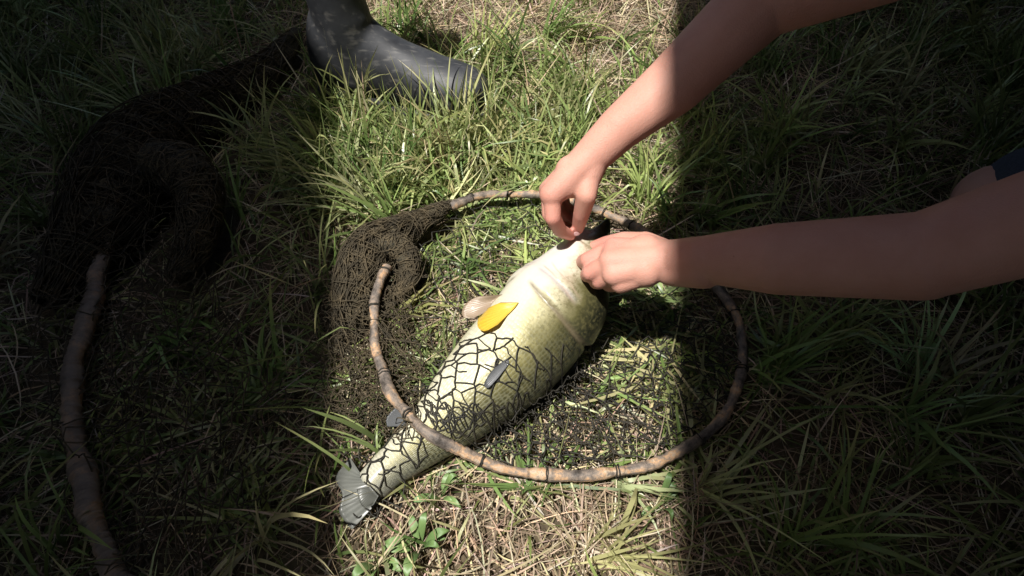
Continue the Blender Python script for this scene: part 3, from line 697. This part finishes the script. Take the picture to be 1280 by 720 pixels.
cloth('shirt', [(PE+np.array([-.03, 0, .03]), .135, CH+np.array([.1, 0, -.05]), .13), (CH, .128, CH+np.array([.12, 0, -.09]), .128), (CH+np.array([-.03, .10, .02]), .088, CH+np.array([-.03, -.10, .02]), .088), (S1, .070, CH+np.array([0, .08, .03]), .09), (S2, .070, CH+np.array([0, -.08, .03]), .09), (S1, .070, sl1, .060), (S2, .070, sl2, .060)], 'shirt')
lg = []
for sy in (1, -1):
    hip = PE+np.array([0, .085*sy, 0]); kn = np.array([.72, .48+.17*sy, .085]); lg += [(hip, .115, hip+(kn-hip)*.85, .082), (PE, .132, hip, .115)]
cloth('shorts', lg, 'denim')
cloth('hair', [(HD+np.array([.012, 0, .03]), .086, HD+np.array([-.02, 0, .062]), .080), (HD+np.array([.03, 0, -.01]), .07, HD+np.array([.02, 0, .04]), .08)], 'hair', .005)
tag(person, 'kneeling person with bare arms pinching the hook and gripping the jaw of the fish', 'person')
def nail(c, nrm, along, w, l):
    c, nrm, along = Vector(c), Vector(nrm).normalized(), Vector(along).normalized(); along = (along-nrm*along.dot(nrm)).normalized(); sd = nrm.cross(along)
    v, f = [], []
    for i in range(7):
        for j in range(7):
            a, b = i/6*2-1, j/6*2-1; k = 1-.28*max(a, 0)**2 if True else 1
            v.append(c+along*(a*l)+sd*(b*w*k)-nrm*(.0016*b*b+.0008*a*a))
    for i in range(6):
        for j in range(6): f.append((i*7+j, i*7+j+1, i*7+j+8, i*7+j+7))
    o = mesh_obj('fingernail', v, f, M['nail'], person); s = o.modifiers.new('t', 'SOLIDIFY'); s.thickness = .0006
def nail_on(px0, px1, zt, r):
    d = Vector(P(*px1, zt))-Vector(P(*px0, zt)); n_ = Vector(CP)-Vector(P(*px1, zt)); n_.normalize()
    nail(Vector(P(*px1, zt))+n_*r, n_, d, .0050, .0055)
nail_on((727, 267), (722.5, 283), .164, .0080)

# ------------------------------------------------------------------ hook with a scrap of lure between finger and thumb
hk = empty('fishing_hook')
h0 = P(717, 290, .158); ex = np.array([1., 0, 0]); ez = np.array([0, -.35, .94])
ph = np.linspace(math.pi*.95, math.pi*2.1, 16)
c = [h0+ex*.009*math.cos(a)+ez*.009*math.sin(a) for a in ph]+[h0+ex*.0085+ez*.012, h0+ex*.008+ez*.022]
v, q = tubes([catmull(c, 40)], [.0009], 8); quads_obj('shank', v, q, M['steel'], hk)
bm = bmesh.new(); bmesh.ops.create_icosphere(bm, subdivisions=3, radius=.0036)
for vt in bm.verts: vt.co = Vector((vt.co.x*1.5, vt.co.y, vt.co.z*.8))*(1+.25*noise.noise(vt.co*300)); vt.co += Vector(h0)+Vector((.002, -.006, .004))
me = bpy.data.meshes.new('lure'); bm.to_mesh(me); bm.free(); me.materials.append(M['lure']); o = bpy.data.objects.new('lure', me); COL.objects.link(o); o.parent = hk
tag(hk, 'small steel hook with a scrap of pink lure pinched at the lip of the fish', 'hook')

# ------------------------------------------------------------------ grass
FC2 = fc[::6]; FA2 = fa[::6]
BLOCK = [  # capsules (path xy, radius) where no blade may rise
]
def clear_mask(pts):
    """pts (N,K,3): True where a blade stays clear of the solid things"""
    ok = np.ones(len(pts), bool)
    for c, a in zip(FC2, FA2):
        d = np.linalg.norm(pts-c, axis=2); ok &= (d > a*.98).all(1)
    for c, a in BUNDLES:
        d = np.hypot(pts[..., 0]-c[0], pts[..., 1]-c[1]); ok &= ~((d < a*1.02) & (pts[..., 2] < c[2]+a*1.6)).any(1)
    rel = pts-BO; x = rel@BAX; y = rel@BSIDE; z = rel[..., 2]
    ok &= ~((x > -.02) & (x < BL*.99) & (np.abs(y) < .052) & (z < np.interp(x, [0, .08, .12, .2, BL], [.3, .3, .13, .10, .05]))).any(1)
    return ok
HOOP_XY = hc[::4, :2]
def blades(name, base, az, length, width, lean, bend, color, mat, seg=5, curl=0.0, press=None, tipcol=None):
    n = len(base); t = np.linspace(0, 1, seg+1)
    th = lean[:, None]+bend[:, None]*t[None, :]; azs = az[:, None]+curl*(R.normal(0, 1, n))[:, None]*t[None, :]
    ds = length[:, None]/seg
    hx = np.cumsum(np.sin(th)*np.cos(azs)*ds, 1); hy = np.cumsum(np.sin(th)*np.sin(azs)*ds, 1); hz = np.cumsum(np.cos(th)*ds, 1)
    pts = np.stack([hx, hy, hz], -1); pts = np.concatenate([np.zeros((n, 1, 3)), pts[:, :-1]], 1)+base[:, None, :]
    g = ground_z(pts[..., 0], pts[..., 1]); lift = R.uniform(.002, .020, n)[:, None]*np.clip(t*3, 0, 1)
    pts[..., 2] = np.maximum(pts[..., 2], g+lift)
    # the net and hoop press the grass down
    px, py = project(pts[:, 2, :]); inn = inpoly(px, py, HOOP_POLY) | inpoly(px, py, CRES) | inpoly(px, py, C2)
    hmax = np.where(inn, R.uniform(.012, .034, n), 1.0)[:, None]
    dmin = np.full((n, seg+1), 9.0)
    for hxy in HOOP_XY: dmin = np.minimum(dmin, np.hypot(pts[..., 0]-hxy[0], pts[..., 1]-hxy[1]))
    near = np.where(R.random(n)[:, None] < .93, np.clip((dmin-.008)*1.2+.014, .014, 1), 1.0)
    pts[..., 2] = np.minimum(pts[..., 2], g+np.minimum(hmax, near))
    ok = clear_mask(pts); pts = pts[ok]; az = azs[ok]; width = width[ok]; color = color[ok]; n = len(pts)
    tg = np.gradient(pts, axis=1); tg /= np.linalg.norm(tg, axis=2)[..., None]+1e-9
    sd = np.stack([-np.sin(az), np.cos(az), np.zeros_like(az)], -1); tw = R.uniform(-1.1, 1.1, n)[:, None]+R.normal(0, .7, n)[:, None]*t
    nn = np.cross(tg, sd); sd = sd*np.cos(tw)[..., None]+nn*np.sin(tw)[..., None]
    prof = np.interp(t, [0, .15, .55, .85, 1], [.65, 1, .9, .5, .03])
    off = sd*(width[:, None]*prof[None, :]*.5)[..., None]
    v = np.stack([pts-off, pts+off], 2).reshape(-1, 3)
    b = (np.arange(n)*(seg+1)*2)[:, None]; k = np.arange(seg)[None, :]*2
    q = np.stack([b+k, b+k+1, b+k+3, b+k+2], -1).reshape(-1, 4)
    cv = np.repeat(color[:, None, :], seg+1, 1)
    if tipcol is not None:
        w = np.clip((t-.45)/.55, 0, 1)[None, :, None]*(R.random(n)**1.5)[:, None, None]; cv = cv*(1-w)+np.array(tipcol)*w
    cv = np.repeat(cv[:, :, None, :], 2, 2).reshape(-1, 3)
    return quads_obj(name, v, q, mat, None, cv)
def ground_points(n, w):
    """random ground points across the view (and a margin), kept with probability w(px,py)"""
    out = []; tot = 0
    while tot < n:
        x = R.uniform(-1.75, 1.75, n); y = R.uniform(-.30, 2.1, n); p = np.column_stack([x, y, ground_z(x, y)])
        px, py = project(p); k = (px > -160) & (px < 1440) & (py > -190) & (py < 1350) & (R.random(n) < w(px, py)*np.where((px > 400) & (px < 880), 1.0, .55))
        out.append(p[k]); tot += k.sum()
    return np.vstack(out)[:n]
def blob(px, py, cx, cy, sx, sy): return np.exp(-((px-cx)/sx)**2-((py-cy)/sy)**2)
def green_w(px, py):
    w = .20+1.0*blob(px, py, 610, 190, 150, 90)+.6*blob(px, py, 470, 200, 110, 90)+.35*blob(px, py, 610, 320, 110, 70)+.4*blob(px, py, 810, 460, 60, 60)+.22*blob(px, py, 565, 690, 30, 40)
    w -= .30*blob(px, py, 770, 40, 150, 90)+.28*blob(px, py, 520, 25, 90, 45)+.20*blob(px, py, 640, 680, 260, 70)+.25*blob(px, py, 770, 280, 60, 40)
    w += .10*((px < 430) | (px > 850))+.35*blob(px, py, 60, 120, 120, 140)+.2*blob(px, py, 1200, 100, 150, 100)
    return np.clip(w, .05, 1)
def vary(c, n, s=.25):
    c = np.array(c)[None, :]*(1+R.normal(0, s, (n, 1))); c = c*(1+R.normal(0, .08, (n, 3))); return np.clip(c, .005, .9)
def pick(cols, wts, n, s=.22):
    i = R.choice(len(cols), n, p=np.array(wts)/sum(wts)); return np.clip(np.array(cols)[i]*(1+R.normal(0, s, (n, 1)))*(1+R.normal(0, .06, (n, 3))), .005, .9)
GREENS = [(.18, .25, .075), (.26, .33, .11), (.38, .42, .19), (.11, .17, .05), (.46, .45, .23)]
STRAWS = [(.42, .32, .22), (.54, .45, .33), (.31, .23, .155), (.20, .145, .10), (.46, .40, .23)]
def build_grass():
    # tufts: blades fanning out of shared crowns
    nt = 700; ce = ground_points(nt, green_w); n_per = R.integers(14, 46, nt); idx = np.repeat(np.arange(nt), n_per); n = len(idx)
    base = ce[idx]+np.column_stack([R.normal(0, .012, (n, 2)), np.zeros(n)]); base[:, 2] = ground_z(base[:, 0], base[:, 1])
    d0 = R.uniform(0, 2*math.pi, nt)
    az = d0[idx]+R.normal(0, 1.0, n); ln = R.uniform(.055, .175, n)*(R.uniform(.75, 1.2, nt)[idx]); wd = R.uniform(.0020, .0042, n)+.0035*(R.random(n)**4)
    lean = np.abs(R.normal(.45, .3, n)); bend = np.abs(R.normal(.85, .5, n)); tint = pick(GREENS, [3, 4, 3, 2, 1.2], nt, .12)[idx]*(1+R.normal(0, .2, (n, 1)))
    tag(blades('grass', base, az, ln, wd, lean, bend, np.clip(tint, .01, .9), M['blade'], 6, .25, tipcol=(.40, .34, .16)), 'long green grass in tufts around the net', kind='stuff')
    # single green blades, lying over each other
    n = 15000; base = ground_points(n, green_w); az = R.uniform(0, 2*math.pi, n)
    tag(blades('grass', base, az, R.uniform(.03, .11, n), R.uniform(.0018, .0046, n), R.uniform(.3, 1.3, n), R.uniform(0, .9, n), pick(GREENS, [3, 3, 2, 3, 1], n), M['blade'], 5, .4, tipcol=(.36, .30, .15)), 'short green grass blades', kind='stuff')
    # straw thatch
    n = 46000; base = ground_points(n, lambda a, b: np.clip(1.1-.7*green_w(a, b), .15, 1)); base[:, 2] += R.uniform(0, .012, n)
    tag(blades('dry_grass', base, R.uniform(0, 6.283, n), R.uniform(.02, .12, n), R.uniform(.0008, .0024, n), R.uniform(1.15, 1.62, n), R.normal(.05, .2, n), pick(STRAWS, [3, 2.4, 3, 2, 1.5], n), M['straw'], 4, .5), 'dry straw matted over the soil', kind='stuff')
    # standing dead stalks
    n = 2600; base = ground_points(n, lambda a, b: np.clip(.25+.7*blob(a, b, 740, 60, 140, 90)+.5*blob(a, b, 480, 40, 80, 60)+.5*blob(a, b, 700, 680, 250, 60), 0, 1))
    tag(blades('dry_grass', base, R.uniform(0, 6.283, n), R.uniform(.06, .17, n), R.uniform(.0012, .0030, n), R.uniform(.5, 1.3, n), R.normal(.3, .3, n), pick(STRAWS, [3, 3, 1, 1, 3], n), M['straw'], 5, .3), 'pale dead grass stalks', kind='stuff')
    # blades crossing in front of the boot
    n = 130; px = R.uniform(438, 625, n); py = R.uniform(135, 190, n); base = np.array([P(a, b, 0) for a, b in zip(px, py)]); base[:, 2] = ground_z(base[:, 0], base[:, 1])
    tag(blades('grass', base, R.normal(1.8, .7, n), R.uniform(.08, .17, n), R.uniform(.0015, .0035, n), R.uniform(.1, .55, n), R.uniform(.1, .7, n), pick(GREENS, [1, 3, 4, 1, 3], n), M['blade'], 7, .2, tipcol=(.40, .34, .16)), 'grass blades bending across the rubber boot', kind='stuff')
build_grass()

# ------------------------------------------------------------------ broad-leaved weeds
def weed(px, py, k, size, label):
    t = empty('weed'); c = P(px, py, 0); c[2] = gz(c[0], c[1])
    for j in range(k):
        a = R.uniform(0, 6.283); L = size*R.uniform(.7, 1.2); w = L*R.uniform(.26, .4); d = np.array([math.cos(a), math.sin(a), 0]); s = np.array([-d[1], d[0], 0]); v = []
        h = R.uniform(.012, .045)
        for i in range(7):
            f = i/6; ww = w*math.sin(math.pi*min(1, f*.93+.04))**.8; z = h*math.sin(f*2.2)+.012
            for q in (-1, 0, 1): v.append(c+d*(L*f+.004)+s*ww*q*.5+np.array([0, 0, z-(0.004 if q == 0 else 0)]))
        fa_ = [(i*3+q, i*3+q+1, i*3+q+4, i*3+q+3) for i in range(6) for q in (0, 1)]
        o = mesh_obj('leaf', v, fa_, M['leaf'], t); m = o.modifiers.new('t', 'SOLIDIFY'); m.thickness = .0006
    v, q = tubes([np.array([c-[0, 0, .01], c+[0, 0, .006], c+[.002, 0, .016]])], [.0015], 6); quads_obj('stem', v, q, M['leaf'], t)
    tag(t, label, 'weed')
weed(528, 690, 8, .032, 'bright green broad leaved weed in the straw, biggest of the weeds')
weed(478, 705, 6, .026, 'green broad leaved weed in the straw beside the biggest weed')
weed(553, 628, 6, .024, 'small green leafy weed between the hoop and the fish tail')
weed(818, 640, 5, .024, 'small leafy weed in the straw outside the hoop below its rim')
